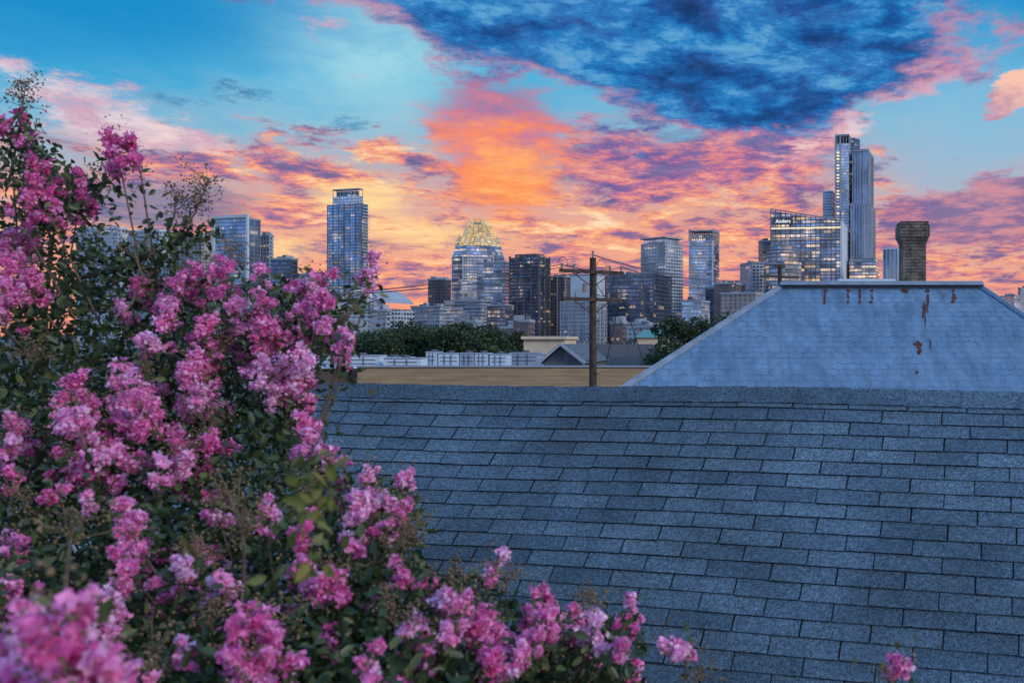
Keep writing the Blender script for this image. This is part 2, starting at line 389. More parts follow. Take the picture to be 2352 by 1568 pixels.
# crown tower
g=MB(); Dm=1200; cx,cy,_=W(1099,HY,Dm+35); mpx=Dm/F
def octo(r,ch,rot=0.25):
    p=[]
    for k in range(4):
        a=rot+k*math.pi/2-math.pi*0.75
        for s in (-1,1):
            aa=a+s*ch; p.append((cx+r*math.cos(aa),cy+r*math.sin(aa)))
    return p
zsh=zt(588,Dm); zc=zt(562,Dm)
g.prism(octo(37,0.20),0,zt(640,Dm),'pale'); g.prism(octo(35.5,0.26),zt(640,Dm),zsh,'blue'); g.prism(octo(35.5,0.26),zsh,zc,'gold','roof',top=octo(29.5,0.34))
slabs(g,octo(35.5,0.26),zt(690,Dm),zsh,12,0.25,0.5,'conc')
for k in range(8):
    p=octo(35.8,0.26)[k]; g.box((p[0],p[1],zsh/2),(0.9,0.9,zsh),'whitep')
def star(zb,rb,zhi,rhi,zlo,rlo,n=16,rot=0.2,mat='crown'):
    bt=[(cx+rb*math.cos(rot+2*math.pi*k/n),cy+rb*math.sin(rot+2*math.pi*k/n),zb) for k in range(n)]
    tp=[(cx+(rhi if k%2==0 else rlo)*math.cos(rot+2*math.pi*k/n),cy+(rhi if k%2==0 else rlo)*math.sin(rot+2*math.pi*k/n),zhi if k%2==0 else zlo) for k in range(n)]
    for k in range(n):
        j=(k+1)%n; g.face([bt[k],bt[j],tp[j],tp[k]],mat,[(k*6,zb),(k*6+6,zb),(k*6+5,tp[j][2]),(k*6+1,tp[k][2])])
        g.tube([bt[k],tp[k]],0.38,0.25,'rib',4); g.tube([tp[k],tp[j]],0.3,0.3,'rib',4)
        if k%2==0: g.tube([tp[k],(tp[k][0],tp[k][1],tp[k][2]+2.5)],0.3,0.1,'rib',4)
star(zc,29,zt(532,Dm),23,zt(548,Dm),21); star(zt(552,Dm),21,zt(508,Dm),15,zt(522,Dm),14,12); star(zt(524,Dm),13.5,zt(493,Dm),10.5,zt(506,Dm),9,12)
for px in (1072,1103,1144):   # round medallions
    X,Y,Z=W(px,553,Dm+4); pth=[(X+2.6*math.cos(q*math.pi/6),Y,Z+2.6*math.sin(q*math.pi/6)) for q in range(13)]
    g.tube(pth,0.42,0.42,'whitep',5)
g.obj('crown_top_tower')
simple('white_glass_wing',1096,1160,1172,602,1110,74,'pale',(7.2,0.25,0.4),(12,0.3,0.5),trim='conc')
simple('crown_tower_podium',1020,1104,1130,690,1050,72,'pale')
# balcony tower
g=MB(); Dm=1080; pts=rect(1171,1238,1262,Dm,68); z1=zt(590,Dm)
g.prism(pts,0,z1,'dark'); slabs(g,pts,8,z1,3.8,0.8,0.4,'dtrim'); g.prism(grow(pts,-4),z1,z1+4,'brown'); fins(g,pts,2,z1+2,9,0.9,1.6,'brown',(0,3))
g.obj('balcony_apartment_tower')
simple('red_brick_block',1262,1298,1310,634,1100,70,'brown',None,(7,0.4,0.9))
simple('white_office_slab',1308,1372,1388,630,1250,74,'whitep')
simple('concrete_apartment_block',1288,1366,1392,692,900,72,'white',(3.5,0.9,0.5),(7,0.9,0.7))
simple('small_grey_block',1118,1160,1180,700,980,72,'dark')
g=MB(); Dm=950; pts=rect(1390,1500,1542,Dm,72); z1=zt(628,Dm)
g.prism(pts,0,z1,'dark'); fins(g,pts,1,z1,9,0.3,0.5,'dtrim'); rooftop(g,pts,z1,3)
pts=rect(1392,1470,1500,Dm-8,72); g.prism(pts,0,zt(655,Dm),'dark')
g.obj('dark_glass_office')
g=MB(); Dm=1050; pts=rect(1472,1528,1568,Dm,50); z1=zt(556,Dm)
g.prism(pts,0,z1,'white'); slabs(g,pts,6,z1-12,3.5,0.6,0.6,'conc'); g.prism(grow(pts,-2.5),z1,zt(546,Dm),'gold'); g.prism(grow(pts,0.6),zt(546,Dm),zt(543,Dm),'conc','conc',bottom=True)
g.obj('residential_tower')
g=MB(); Dm=1200; pts=rect(1582,1637,1652,Dm,76); z1=zt(552,Dm)
g.prism(pts,0,z1,'pale'); slabs(g,pts,6,z1,14.4,0.4,0.8,'conc'); fins(g,pts,z1,zt(524,Dm),3.0,0.25,0.6,'conc',(0,1,2,3)); g.prism(grow(pts,-3),z1,z1+8,'gold')
g.prism(grow(pts,0.3),zt(530,Dm),zt(528,Dm),'conc','roof',bottom=True); g.box((pts[0][0],pts[0][1],z1/2),(2.2,2.2,z1),'whitep')
g.obj('finned_top_tower')
for (p0,pm,p1,yt,Dm,mt) in ((1566,1610,1630,690,900,'pale'),(1640,1690,1712,650,1000,'brown'),(1655,1735,1755,672,850,'beige'),(1700,1728,1790,602,1050,'white'),(1742,1752,1776,552,1300,'blue'),(1620,1650,1665,660,1100,'blue')):
    simple('mid_rise_block',p0,pm,p1,yt,Dm,74 if p1-pm<pm-p0 else 20,mt)
# stepped rounded tower
g=MB(); Dm=1000
for (r,y0,y1) in ((19,784,600),(16,600,575),(12,575,560)):
    X,Y,_=W(1798,HY,Dm+20); p=[(X+r*math.cos(k*math.pi/8),Y+r*math.sin(k*math.pi/8)) for k in range(16)]
    g.prism(p,0 if y0==784 else zt(y0,Dm),zt(y1,Dm),'gold'); slabs(g,p,zt(y0,Dm)+2,zt(y1,Dm),3.6,0.4,0.6,'conc')
g.obj('rounded_stepped_tower')
# sloped top tower with sign
g=MB(); Dm=1150; pts=rect(1770,1932,1951,Dm,80,cap=110)
zl=[zt(506,Dm),zt(508,Dm),zt(478,Dm),zt(476,Dm)]
g.prism(pts,0,[q-14 for q in zl],'gold')
g.prism(grow(pts,-0.6),zt(535,Dm),[q-2 for q in zl],'gold')
a,b,c,d=pts; ang=math.atan2(a[1]-d[1],a[0]-d[0]); L=math.hypot(a[0]-d[0],a[1]-d[1])
n=14
for k in range(n+1):
    f=k/n; X=d[0]+(a[0]-d[0])*f; Y=d[1]+(a[1]-d[1])*f; zz=zl[3]+(zl[0]-zl[3])*f
    g.box((X,Y,zz/2),(0.7,0.9,zz),'dtrim',ang)
g.tube([(d[0],d[1]-0.8,zl[3]),(a[0],a[1]-0.8,zl[0])],0.9,0.9,'conc',4)
for yy_ in (522,548,575): g.box(((a[0]+d[0])/2,(a[1]+d[1])/2-0.6,zt(yy_,Dm)),(L-1.5,1.2,1.4),'lite' if yy_==522 else 'conc',ang)
g.box((a[0]+ (b[0]-a[0])*0.5,a[1]+(b[1]-a[1])*0.5,zl[0]/2),(math.hypot(b[0]-a[0],b[1]-a[1])+1,2.0,zl[0]+1),'whitep',math.atan2(b[1]-a[1],b[0]-a[0]))
g.box((d[0]+(a[0]-d[0])*0.17,d[1]+(a[1]-d[1])*0.17-1.2,zt(505.5,Dm)),(24,0.8,8),'dtrim',ang)
ot=g.obj('sloped_top_office_tower')
cu=bpy.data.curves.new('sign_letters','FONT'); cu.body='Anders'; cu.size=6.0; cu.extrude=0.3; cu.offset=0.05
tm,tt_,tb,to=newmat('sign_white'); tb.inputs['Base Color'].default_value=(0.9,0.9,0.9,1); tb.inputs['Emission Color'].default_value=(1,0.97,0.92,1); tb.inputs['Emission Strength'].default_value=0.6
cu.materials.append(tm); o=bpy.data.objects.new('sign_letters',cu); scene.collection.objects.link(o)
f=0.07; o.location=(d[0]+(a[0]-d[0])*f,d[1]+(a[1]-d[1])*f-2.4,zt(509.5,Dm)); o.rotation_euler=(math.pi/2,0,ang); o.parent=ot
# supertall
g=MB(); Dm=1250
p=rect(1918,1950,1962,Dm,78); z1=zt(310,Dm); g.prism(p,0,z1-10,'pale'); fins(g,p,z1-10,z1,3.5,0.3,0.7,'conc',(0,1,2,3)); g.prism(grow(p,0.4),z1-1,z1+1.2,'conc','roof',bottom=True)
for px in (1919,1930): X,Y,_=W(px,HY,Dm+2); g.box((X,Y,z1/2),(1.8,2.0,z1),'conc')
X,Y,_=W(1924.5,HY,Dm+1)
for k in range(52):
    zz=40+k*4
    if zz<z1-12: g.box((X,Y,zz),(3.2,1.2,1.6),'lite' if random.random()<0.55 else 'whitep')
p=rect(1958,1994,2006,Dm-4,76); z1=zt(343,Dm); g.prism(p,0,z1,'stripe'); slabs(g,p,z1-3,z1,4,0.8,1.5,'conc'); fins(g,p,0,z1,6.5,0.5,0.8,'conc',(0,3))
p=rect(1954,1996,2013,Dm-14,76); z1=zt(470,Dm); g.prism(p,0,z1,'stripe'); fins(g,p,0,z1,6.5,0.5,0.8,'conc',(0,3))
p=rect(1940,1960,1975,Dm+30,50); g.prism(p,0,zt(305,Dm),'dark')
p=rect(1890,1912,1920,Dm+5,78); g.prism(p,0,zt(436,Dm),'blue'); slabs(g,p,8,zt(436,Dm),7.2,0.4,0.7,'conc')
p=rect(1952,2012,2020,Dm-40,76); g.prism(p,0,zt(598,Dm),'gold')
g.obj('supertall_residential_tower')
simple('striped_office_block',2028,2062,2071,570,1100,76,'stripe',None,(3.4,0.5,0.7),trim='whitep')
simple('distant_mid_rise',2292,2330,2345,678,1500,20,'pale'); simple('distant_mid_rise',2338,2345,2400,661,1600,20,'white'); simple('distant_mid_rise',2230,2245,2300,700,1400,20,'beige')
for i in range(26):
    px=random.uniform(560,2500); wd=random.uniform(30,70); simple('distant_low_block',px,px+wd*0.75 if px<1700 else px+wd*0.2,px+wd,random.uniform(735,765),random.uniform(600,900),74 if px<1700 else 16,random.choice(['beige','white','brown','pale']))

# ---------------------------------------------------------------- leaf tools
def rotm(n,bias=None,k=0.0):
    N_=rng.normal(size=(n,3)); N_/=np.linalg.norm(N_,axis=1)[:,None]
    if bias is not None: N_=N_*(1-k)+bias*k; N_/=np.linalg.norm(N_,axis=1)[:,None]
    T=rng.normal(size=(n,3)); T-=N_*(T*N_).sum(1)[:,None]; T/=np.linalg.norm(T,axis=1)[:,None]
    B=np.cross(N_,T); return np.stack([B,T,N_],axis=2)   # columns
def scatter(tv,tf,C,R,s,uv):
    n=len(C); V=np.einsum('nij,vj->nvi',R,tv)*s[:,None,None]+C[:,None,:]
    k=len(tv); Fc=(tf[None,:,:]+(np.arange(n)*k)[:,None,None]).reshape(-1,tf.shape[1])
    return V.reshape(-1,3),Fc,np.repeat(uv,len(tf),axis=0)
LEAF=np.array([(0,0,0),(-.23,.28,.07),(-.21,.65,.06),(0,1,-0.05),(.21,.65,.06),(.23,.28,.07)]); LEAFF=np.array([(0,3,2,1),(0,5,4,3)])
def leafmat(name,c0,c1,c2,trans=0.3,rough=0.45):
    m,t,b,o=newmat(name); a,bb,_=sep(t,uvc(t))
    c=ramp(t,a,[(0.0,c0),(0.6,c1),(1.0,c2)]); c=mul(t,c,gray(t,bb*0.4+0.8))
    t.links.new(c.k,b.inputs['Base Color']); b.inputs['Roughness'].default_value=rough
    tr=t.nodes.new('ShaderNodeBsdfTranslucent'); t.links.new(c.k,tr.inputs[0]); mx=t.nodes.new('ShaderNodeMixShader'); mx.inputs[0].default_value=trans
    t.links.new(b.outputs[0],mx.inputs[1]); t.links.new(tr.outputs[0],mx.inputs[2]); t.links.new(mx.outputs[0],o.inputs[0]); return m
GREEN=leafmat('myrtle_leaf',(0.028,0.055,0.022,1),(0.062,0.10,0.032,1),(0.17,0.18,0.055,1))
TREEL=leafmat('tree_leaf',(0.016,0.036,0.016,1),(0.034,0.065,0.024,1),(0.07,0.10,0.034,1),0.2,0.6)
PINK=leafmat('myrtle_petal',(0.86,0.13,0.44,1),(0.98,0.34,0.68,1),(1.0,0.66,0.88,1),0.4,0.7)
BUD=leafmat('myrtle_bud_and_seed',(0.12,0.07,0.04,1),(0.19,0.15,0.06,1),(0.34,0.19,0.12,1),0.1,0.7)
YEL=leafmat('myrtle_young_leaf',(0.10,0.13,0.03,1),(0.18,0.20,0.04,1),(0.30,0.24,0.06,1),0.4,0.5)
BARK=plain('bark',(0.14,0.10,0.075),0.9,0,0.4,12.0)

# ---------------------------------------------------------------- distant trees
def tree(name,cx,cy,h,r,n=2500,leaf=0.45,parent=None,ground=0):
    e=empty(name) if parent is None else parent
    g=MB(); g.tube([(cx,cy,ground),(cx+0.1,cy,h*0.25),(cx-0.1,cy+0.1,h*0.55)],r*0.09,r*0.05,BARK,8)
    cl=[]
    for i in range(26):
        a=random.uniform(0,6.28); q=random.uniform(0.2,1)**0.6*r; zc_=h*random.uniform(0.42,0.9); q*=math.sin(math.pi*min(1,max(0.12,(zc_/h-0.25)/0.8)))
        p=(cx+q*math.cos(a),cy+q*math.sin(a),zc_); cl.append(p); g.tube([(cx,cy,h*0.35),((cx+p[0])/2,(cy+p[1])/2,(h*0.4+p[2])/2+0.2),p],r*0.03,r*0.008,BARK,5)
    g.obj('trunk_and_limbs',e)
    cl=np.array(cl); k=rng.integers(0,len(cl),n); d=rng.normal(size=(n,3)); d/=np.linalg.norm(d,axis=1)[:,None]
    C=cl[k]+d*(rng.uniform(0.4,1,n)**0.5*r*0.30*rng.uniform(0.7,1.3,len(cl))[k])[:,None]*np.array([1,1,0.75])
    V,Fc,uv=scatter(LEAF,LEAFF,C,rotm(n,np.array([0,0,1.]),0.35),rng.uniform(0.6,1.3,n)*leaf,np.c_[rng.uniform(0,1,n),rng.uniform(0,1,n)])
    npmesh('crown_leaves',V,Fc,uv,TREEL,e)
cent=[]
for i in range(72):
    px=random.uniform(640,1190) if i<56 else random.uniform(1200,2500); d_=random.uniform(150,230); yt=random.uniform(738,782) if px<1190 else random.uniform(775,800)
    X=(px-PX)/F*d_; h=CZ+(HY-yt)/F*d_; cent.append((X,d_,h,random.uniform(2.2,5.5)))
g=MB(); Cs=[]
for X,Y,h,r in cent:
    g.tube([(X,Y,0),(X,Y,h*0.6)],0.25,0.12,BARK,6)
    for j in range(9):
        c=np.array([X+random.gauss(0,r*0.5),Y+random.gauss(0,r*0.5),h*random.uniform(0.35,0.88)]); n=170
        d=rng.normal(size=(n,3)); d/=np.linalg.norm(d,axis=1)[:,None]; Cs.append(c+d*(rng.uniform(0.3,1,n)**0.5*r*0.40)[:,None]*np.array([1,1,.8]))
C=np.concatenate(Cs); n=len(C); e=empty('tree_line'); g.obj('trunks',e)
V,Fc,uv=scatter(LEAF,LEAFF,C,rotm(n,np.array([0,0,1.]),0.3),rng.uniform(0.5,1.2,n)*0.75,np.c_[rng.uniform(0,1,n),rng.uniform(0,1,n)]); npmesh('foliage',V,Fc,uv,TREEL,e)
X,Y,Z=W(1600,716,75); tree('oak_tree',X,Y,Z,3.8,6500,0.34)
X,Y,Z=W(1690,738,85); tree('oak_tree',X,Y,Z,3.6,4500,0.34)
X,Y,Z=W(1550,760,70); tree('oak_tree',X,Y,Z,2.2,3000,0.3)

# ---------------------------------------------------------------- middle distance roofs
m,t,b,o=newmat('tan_lap_siding'); U=uvc(t); uu,vv,_=sep(t,U)
fr=M(t,'FRACT',vv/0.16); n=noise(t,comb(t,uu*0.6,vv*6.0,0.0),1.0,5,0.6)
c=mix(t,smooth(t,n,0.3,0.7),(0.32,0.205,0.11,1),(0.45,0.30,0.165,1)); c=mul(t,c,gray(t,smooth(t,fr,0.0,0.14,0.5,1.0)))
t.links.new(c.k,b.inputs['Base Color']); b.inputs['Roughness'].default_value=0.8; SID=m
BRN=plain('dark_brown_siding',(0.11,0.07,0.055),0.85,0,0.25,2.0)
CRE=plain('cream_stucco',(0.62,0.50,0.36),0.85,0,0.1,1.0)
GRR=plain('grey_shingle_far',(0.10,0.115,0.14),0.9,0,0.3,3.0)
BRR=plain('brown_shingle_far',(0.085,0.07,0.07),0.9,0,0.3,3.0)
TEAL=plain('teal_awning',(0.10,0.25,0.24),0.7,0,0.2,3.0)
g=MB()
xa=W(640,HY,40)[0]; xb=W(820,HY,40)[0]; xc=W(1500,HY,40)[0]; z2=zt(843,40); zr=CZ-1.75
g.prism([(xa,40.3),(xb,40.3),(xb,58),(xa,58)],0,zr,BRN); g.prism([(xa,40.3),(xb,40.3),(xb,40.6),(xa,40.6)],zr-0.3,zt(847,40),BRN,BRN)
g.prism([(xb+0.01,40),(xc,40),(xc,58),(xb+0.01,58)],0,zr+0.01,SID)
g.prism([(xb+0.01,40.003),(xc-.003,40.003),(xc-.003,40.3),(xb+0.01,40.3)],zr,z2,SID,SID)
g.prism([(xb-.02,39.94),(xc+0.06,39.94),(xc+0.06,40.36),(xb-.02,40.36)],z2,z2+0.06,'conc','conc',bottom=True)
g.obj('tan_siding_building')
e=empty('rooftop_air_conditioner')
g=MB()
acs=[(700,775,818,62),(785,880,817,60),(868,945,821,64),(985,1010,809,66),(1013,1060,812,66),(1062,1095,812,66),(1097,1126,812,66),(1130,1170,814,66),(1175,1240,811,68),(1240,1300,815,60),(890,975,823,59)]
for i,(p0,p1,yt,d_) in enumerate(acs):
    X0=W(p0,HY,d_)[0];X1=W(p1,HY,d_)[0];Zt=zt(yt,d_); zb=CZ-2.0
    mm_='whitep' if (i%3!=2) else 'conc'
    g.box(((X0+X1)/2,d_,(Zt+zb)/2),(X1-X0,1.2,Zt-zb),mm_)
    for k in range(2): g.box(((X0+X1)/2,d_-0.61,zb+(Zt-zb)*(0.6+0.2*k)),((X1-X0)*0.8,0.05,0.03),'dtrim')
    for k in (0.3,0.62): g.box((X0+(X1-X0)*k,d_-0.63,(Zt+zb)/2),(0.03,0.05,Zt-zb-0.1),'dtrim')
    g.box(((X0+X1)/2,d_,Zt+0.03),(X1-X0+0.08,1.28,0.06),'conc')
    g.tube([((X0+X1)/2,d_,Zt+0.06),((X0+X1)/2,d_,Zt+0.2)],0.25,0.25,'dtrim',8)
g.obj('units',e)
g=MB(); X0=W(600,HY,58)[0];X1=W(1340,HY,58)[0]
g.prism([(X0,58.2),(X1,58.2),(X1,74),(X0,74)],0,CZ-2.01,'conc','roof'); g.obj('flat_roof_warehouse')
g=MB(); d_=90; X0=W(1203,HY,d_)[0];X1=W(1298,HY,d_)[0]
g.prism([(X0,d_),(X1,d_),(X1,d_+6),(X0,d_+6)],0,zt(779,d_),CRE); g.prism(grow([(X0,d_),(X1,d_),(X1,d_+6),(X0,d_+6)],0.25),zt(779,d_),zt(772,d_),CRE,'roof',bottom=True)
g.obj('cream_stucco_building')
def gable(name,p0,pk,p1,ye,yp,d_,dep,rm,wm):
    g=MB(); X0=W(p0,HY,d_)[0];X1=W(p1,HY,d_)[0];Xk=W(pk,HY,d_)[0];ze=zt(ye,d_);zp=zt(yp,d_)
    g.prism([(X0+.2,d_),(X1-.2,d_),(X1-.2,d_+dep),(X0+.2,d_+dep)],0,ze,wm,wm)
    g.face([(X0+.2,d_,ze),(X1-.2,d_,ze),(Xk,d_,zp-0.12)],wm)
    g.face([(X0,d_-.4,ze),(Xk,d_-.4,zp),(Xk,d_+dep,zp),(X0,d_+dep,ze)],rm); g.face([(X1,d_-.4,ze),(X1,d_+dep,ze),(Xk,d_+dep,zp),(Xk,d_-.4,zp)],rm)
    g.tube([(X0,d_-.42,ze),(Xk,d_-.42,zp)],0.1,0.1,'conc',4); g.tube([(Xk,d_-.42,zp),(X1,d_-.42,ze)],0.1,0.1,'conc',4)
    return g.obj(name)
gable('gabled_grey_house',1240,1290,1346,834,790,57.5,10,GRR,GRR)
def hip(name,p0,p1,k0,k1,ye,yp,d_,dep,rm,wm):
    g=MB(); X0=W(p0,HY,d_)[0];X1=W(p1,HY,d_)[0];K0=W(k0,HY,d_+dep/2)[0];K1=W(k1,HY,d_+dep/2)[0];ze=zt(ye,d_);zp=zt(yp,d_+dep/2); y1=d_+dep;ym=d_+dep/2
    g.prism([(X0+.3,d_+.3),(X1-.3,d_+.3),(X1-.3,y1-.3),(X0+.3,y1-.3)],0,ze-0.01,wm,wm)
    g.face([(X0,d_,ze),(X1,d_,ze),(K1,ym,zp),(K0,ym,zp)],rm); g.face([(X1,d_,ze),(X1,y1,ze),(K1,ym,zp)],rm); g.face([(X1,y1,ze),(X0,y1,ze),(K0,ym,zp),(K1,ym,zp)],rm); g.face([(X0,y1,ze),(X0,d_,ze),(K0,ym,zp)],rm)
    return g.obj(name)
hip('brown_roof_house',1300,1600,1330,1500,840,790,76,12,BRR,BRN)
hip('teal_roof_house',1455,1560,1480,1535,775,757,110,9,TEAL,CRE)

# ---------------------------------------------------------------- utility poles and wires
WOOD=plain('creosoted_wood',(0.06,0.038,0.03),0.9,0,0.4,6.0); CER=plain('porcelain',(0.25,0.22,0.2),0.3); WIRE=plain('wire',(0.05,0.05,0.055),0.6)
def wire(name,a,b,sag,r=0.011,par=None):
    a=Vector(a);b=Vector(b);g=MB();pth=[]
    for i in range(17):
        f=i/16; p=a.lerp(b,f); p.z-=sag*4*f*(1-f); pth.append(p)
    g.tube(pth,r,r,WIRE,4); return g.obj(name,par)
d_=32; X,Y,Zt=W(1362,592,d_)
pole=empty('utility_pole'); g=MB(); g.tube([(X,Y,0),(X,Y,Zt)],0.15,0.105,WOOD,12)
ang=math.radians(38)
for yb,L in ((625,2.3),(688,2.1)):
    zc_=zt(yb,d_); g.box((X,Y-0.17,zc_),(L,0.1,0.11),WOOD,ang)
    for s in (-1,-0.6,0.6,1):
        q=s*L/2*0.94; px_,py_=X+q*math.cos(ang),Y-0.17+q*math.sin(ang)
        g.tube([(px_,py_,zc_+0.06),(px_,py_,zc_+0.22)],0.03,0.045,CER,8)
    for s in (-1,1): g.tube([(X,Y-0.13,zc_-0.5),(X+s*L*0.3*math.cos(ang),Y-0.17+s*L*0.3*math.sin(ang),zc_-0.05)],0.02,0.02,WOOD,4)
g.tube([(X,Y,Zt),(X,Y,Zt+0.22)],0.03,0.045,CER,8)
g.tube([(X-0.22,Y-0.3,zt(672,d_)),(X-0.22,Y-0.3,zt(652,d_))],0.07,0.07,CER,10)
for s in (-.9,.5):   # curved jumpers
    pth=[(X+s*math.cos(ang)+0.16*math.cos(q*0.35)-0.16,Y+s*math.sin(ang),zt(625,d_)+0.15+0.3*math.sin(q*0.35)) for q in range(9)]
    g.tube(pth,0.010,0.010,WIRE,4)
for k in range(14): g.box((X+0.16*(-1)**k,Y-0.08,Zt-1.2-k*0.42),(0.12,0.03,0.03),WIRE)
g.obj('pole_and_arms',pole)
lp=lambda q,yb:(X+q*math.cos(ang),Y+q*math.sin(ang),zt(yb,d_)+0.2)
for q,yb,ly in ((-1.1,625,672),(-.6,625,668),(.6,625,664),(1.1,625,662),(-1,688,690),(1,688,697)):
    wire('wire',lp(q,yb),W(-200,ly-5,46+q*2),0.9,0.012,pole)
for q,yb,zz in ((-1.1,625,640),(.0,600,622),(1.1,625,642),(1,688,668)):
    wire('wire',lp(q,yb),W(1790+q*6,zz,75),0.8,0.018,pole)
wire('guy_wire',(X+0.9,Y+0.6,zt(685,d_)),W(1475,820,37),0.0,0.018,pole); wire('guy_wire',(X+0.8,Y+0.5,zt(685,d_)),W(1392,835,36),0.0,0.016,pole); wire('guy_wire',(X,Y,zt(640,d_)),W(1440,760,45),0.0,0.014,pole)
g=MB(); X,Y,Zt=W(1791,608,75); g.tube([(X,Y,0),(X,Y,Zt)],0.2,0.15,WOOD,10); g.box((X,Y-0.2,zt(636,75)),(3.2,0.12,0.16),WOOD,0.4); g.box((X,Y-0.2,zt(612,75)),(0.9,0.12,0.14),WOOD,0.4)
for q in (-1.4,-.7,.7,1.4): g.tube([(X+q,Y-0.2+q*.4,zt(636,75)),(X+q,Y-0.2+q*.4,zt(636,75)+.35)],0.05,0.05,CER,6)
g.obj('utility_pole')

# ---------------------------------------------------------------- shingle roofed house
m,t,b,o=newmat('asphalt_shingle'); ra,rb,_=sep(t,uvc(t)); O=objc(t)
gn=noise(t,O,150,2,0.7); g2=noise(t,O,50,3,0.7); st=noise(t,O,1.3,5,0.6,0.5)
c=ramp(t,ra,[(0.0,(0.055,0.092,0.130,1)),(0.5,(0.070,0.112,0.154,1)),(1.0,(0.092,0.140,0.186,1))])
c=mul(t,c,gray(t,smooth(t,gn,0.3,0.7,0.2,1.9))); c=mul(t,c,gray(t,smooth(t,g2,0.3,0.7,0.7,1.3))); c=mul(t,c,gray(t,smooth(t,st,0.3,0.7,0.68,1.28)))
t.links.new(c.k,b.inputs['Base Color']); b.inputs['Roughness'].default_value=0.92; bump(t,b,gn,0.7,0.004); SHI=m
UND=plain('shingle_underlay',(0.010,0.012,0.015),1.0)
house=empty('shingle_roof_house')
al=math.radians(15); sp=math.radians(42); P0=Vector(W(1500,1100,5.3))
cv=Vector((math.cos(al),-math.sin(al),0)); uh=Vector((math.sin(al),math.cos(al),0)); sv=uh*math.cos(sp)+Vector((0,0,math.sin(sp))); nv=cv.cross(sv).normalized()
cam=Vector((0,0,CZ)); rd=(Vector(W(1500,891,1))-cam); tt=(P0-cam).dot(nv)/rd.dot(nv); R0=cam+rd*tt
cL,cR=-2.75,6.0
def RP(c,s,h=0.0):   # roof point: c along ridge, s distance down slope from ridge
    dip=0.007*math.sin(c*1.3+0.5)+0.005*math.sin(c*2.1+s*1.5)
    return R0+cv*c-sv*s+nv*(h+dip-0.012)
g=MB(); ex=0.094; rows=37; jo=0.0
for k in range(rows):
    s0=0.05+k*ex; jo=(jo+0.5+random.uniform(-0.10,0.06))%1.0; off=jo; tw=0.315
    wav=[random.uniform(-0.004,0.004) for _ in range(3)]
    i=0; c=cL-tw*off
    while c<cR:
        c0=max(c+0.0035+random.uniform(-.002,.002),cL); c1=min(c+tw-0.0035,cR)
        c+=tw
        if c1-c0<0.02: continue
        r1,r2=random.random(),random.random(); lift=0.0085+random.uniform(-0.0015,0.003); dj=random.uniform(-0.003,0.003)
        wv=lambda cc: 0.006*math.sin(cc*0.9+k*0.4)+wav[0]*math.sin(cc*2.3)
        ns=3; tops=[];bots=[]
        for q in range(ns+1):
            cc=c0+(c1-c0)*q/ns; cur=(random.uniform(0,0.002) if q in (0,ns) else 0); tops.append(RP(cc,s0-0.012+wv(cc),0.001)); bots.append((RP(cc,s0+ex+dj+wv(cc),lift+cur),RP(cc,s0+ex+dj+wv(cc),-0.004)))
        uvq=[(r1,r2)]*4
        for q in range(ns):
            g.face([bots[q][0],bots[q+1][0],tops[q+1],tops[q]],SHI,uvq); g.face([bots[q][1],bots[q+1][1],bots[q+1][0],bots[q][0]],UND,uvq)
        g.face([bots[0][1],bots[0][0],tops[0],tops[0]-nv*0.004],UND,uvq); g.face([bots[-1][0],bots[-1][1],tops[-1]-nv*0.004,tops[-1]],UND,uvq)
g.obj('shingle_tabs',house)
g=MB()
for i in range(60):
    for j in range(15):
        a=cL+(cR-cL)*i/60;b_=cL+(cR-cL)*(i+1)/60; s1=3.6*j/15; s2=3.6*(j+1)/15
        g.face([RP(a,s2,-0.006),RP(b_,s2,-0.006),RP(b_,s1,-0.006),RP(a,s1,-0.006)],UND)
bs=uh*math.cos(sp)-Vector((0,0,math.sin(sp)))
def BP(c,s): return RP(c,0,-0.006)+bs*s
g.face([BP(cL,0),BP(cR,0),BP(cR,3.7),BP(cL,3.7)],SHI,[(.5,.5)]*4)
for c in (cL+0.1,cR-0.1):
    f_=RP(c,3.4,-0.04); r_=RP(c,0.05,-0.06); k_=BP(c,3.4)+Vector((0,0,-0.04)); g.face([f_,k_,r_],CRE); g.face([Vector((f_.x,f_.y,0)),Vector((k_.x,k_.y,0)),k_,f_],CRE)
f0,f1=RP(cL+.1,3.4,-0.04),RP(cR-.1,3.4,-0.04); k0,k1=BP(cL+.1,3.4)+Vector((0,0,-.04)),BP(cR-.1,3.4)+Vector((0,0,-.04))
for a,b_ in ((f0,f1),(k1,k0)): g.face([Vector((a.x,a.y,0)),Vector((b_.x,b_.y,0)),b_,a],CRE)
g.obj('roof_deck_and_walls',house)
g=MB(); c=cL
while c<cR:
    L=0.30; r1=random.uniform(0.1,0.6); c1=c+L+0.02; h0=0.010;h1=0.018
    pr=[(0.115,0.0),(0.05,0.004),(0.0,0.010)]
    for (sa,ha),(sb,hb) in ((pr[0],pr[1]),(pr[1],pr[2])):
        g.face([RP(c,sa,h0+ha),RP(c1,sa,h1+ha),RP(c1,sb,h1+hb),RP(c,sb,h0+hb)],SHI,[(r1,.5)]*4)
    g.face([RP(c,.115,-.003),RP(c1,.115,-.003),RP(c1,.115,h1),RP(c,.115,h0)],SHI,[(r1,.5)]*4)
    a0=RP(c,0,h0+.010);a1=RP(c1,0,h1+.010)
    g.face([a0,a1,a1+bs*0.13,a0+bs*0.13],SHI,[(r1,.5)]*4)
    g.face([RP(c1,.115,h1-.008),RP(c1,0,h1+.002),RP(c1,0,h1+.010),RP(c1,.115,h1)],SHI,[(r1,.5)]*4)
    c+=L
g.obj('ridge_caps',house)

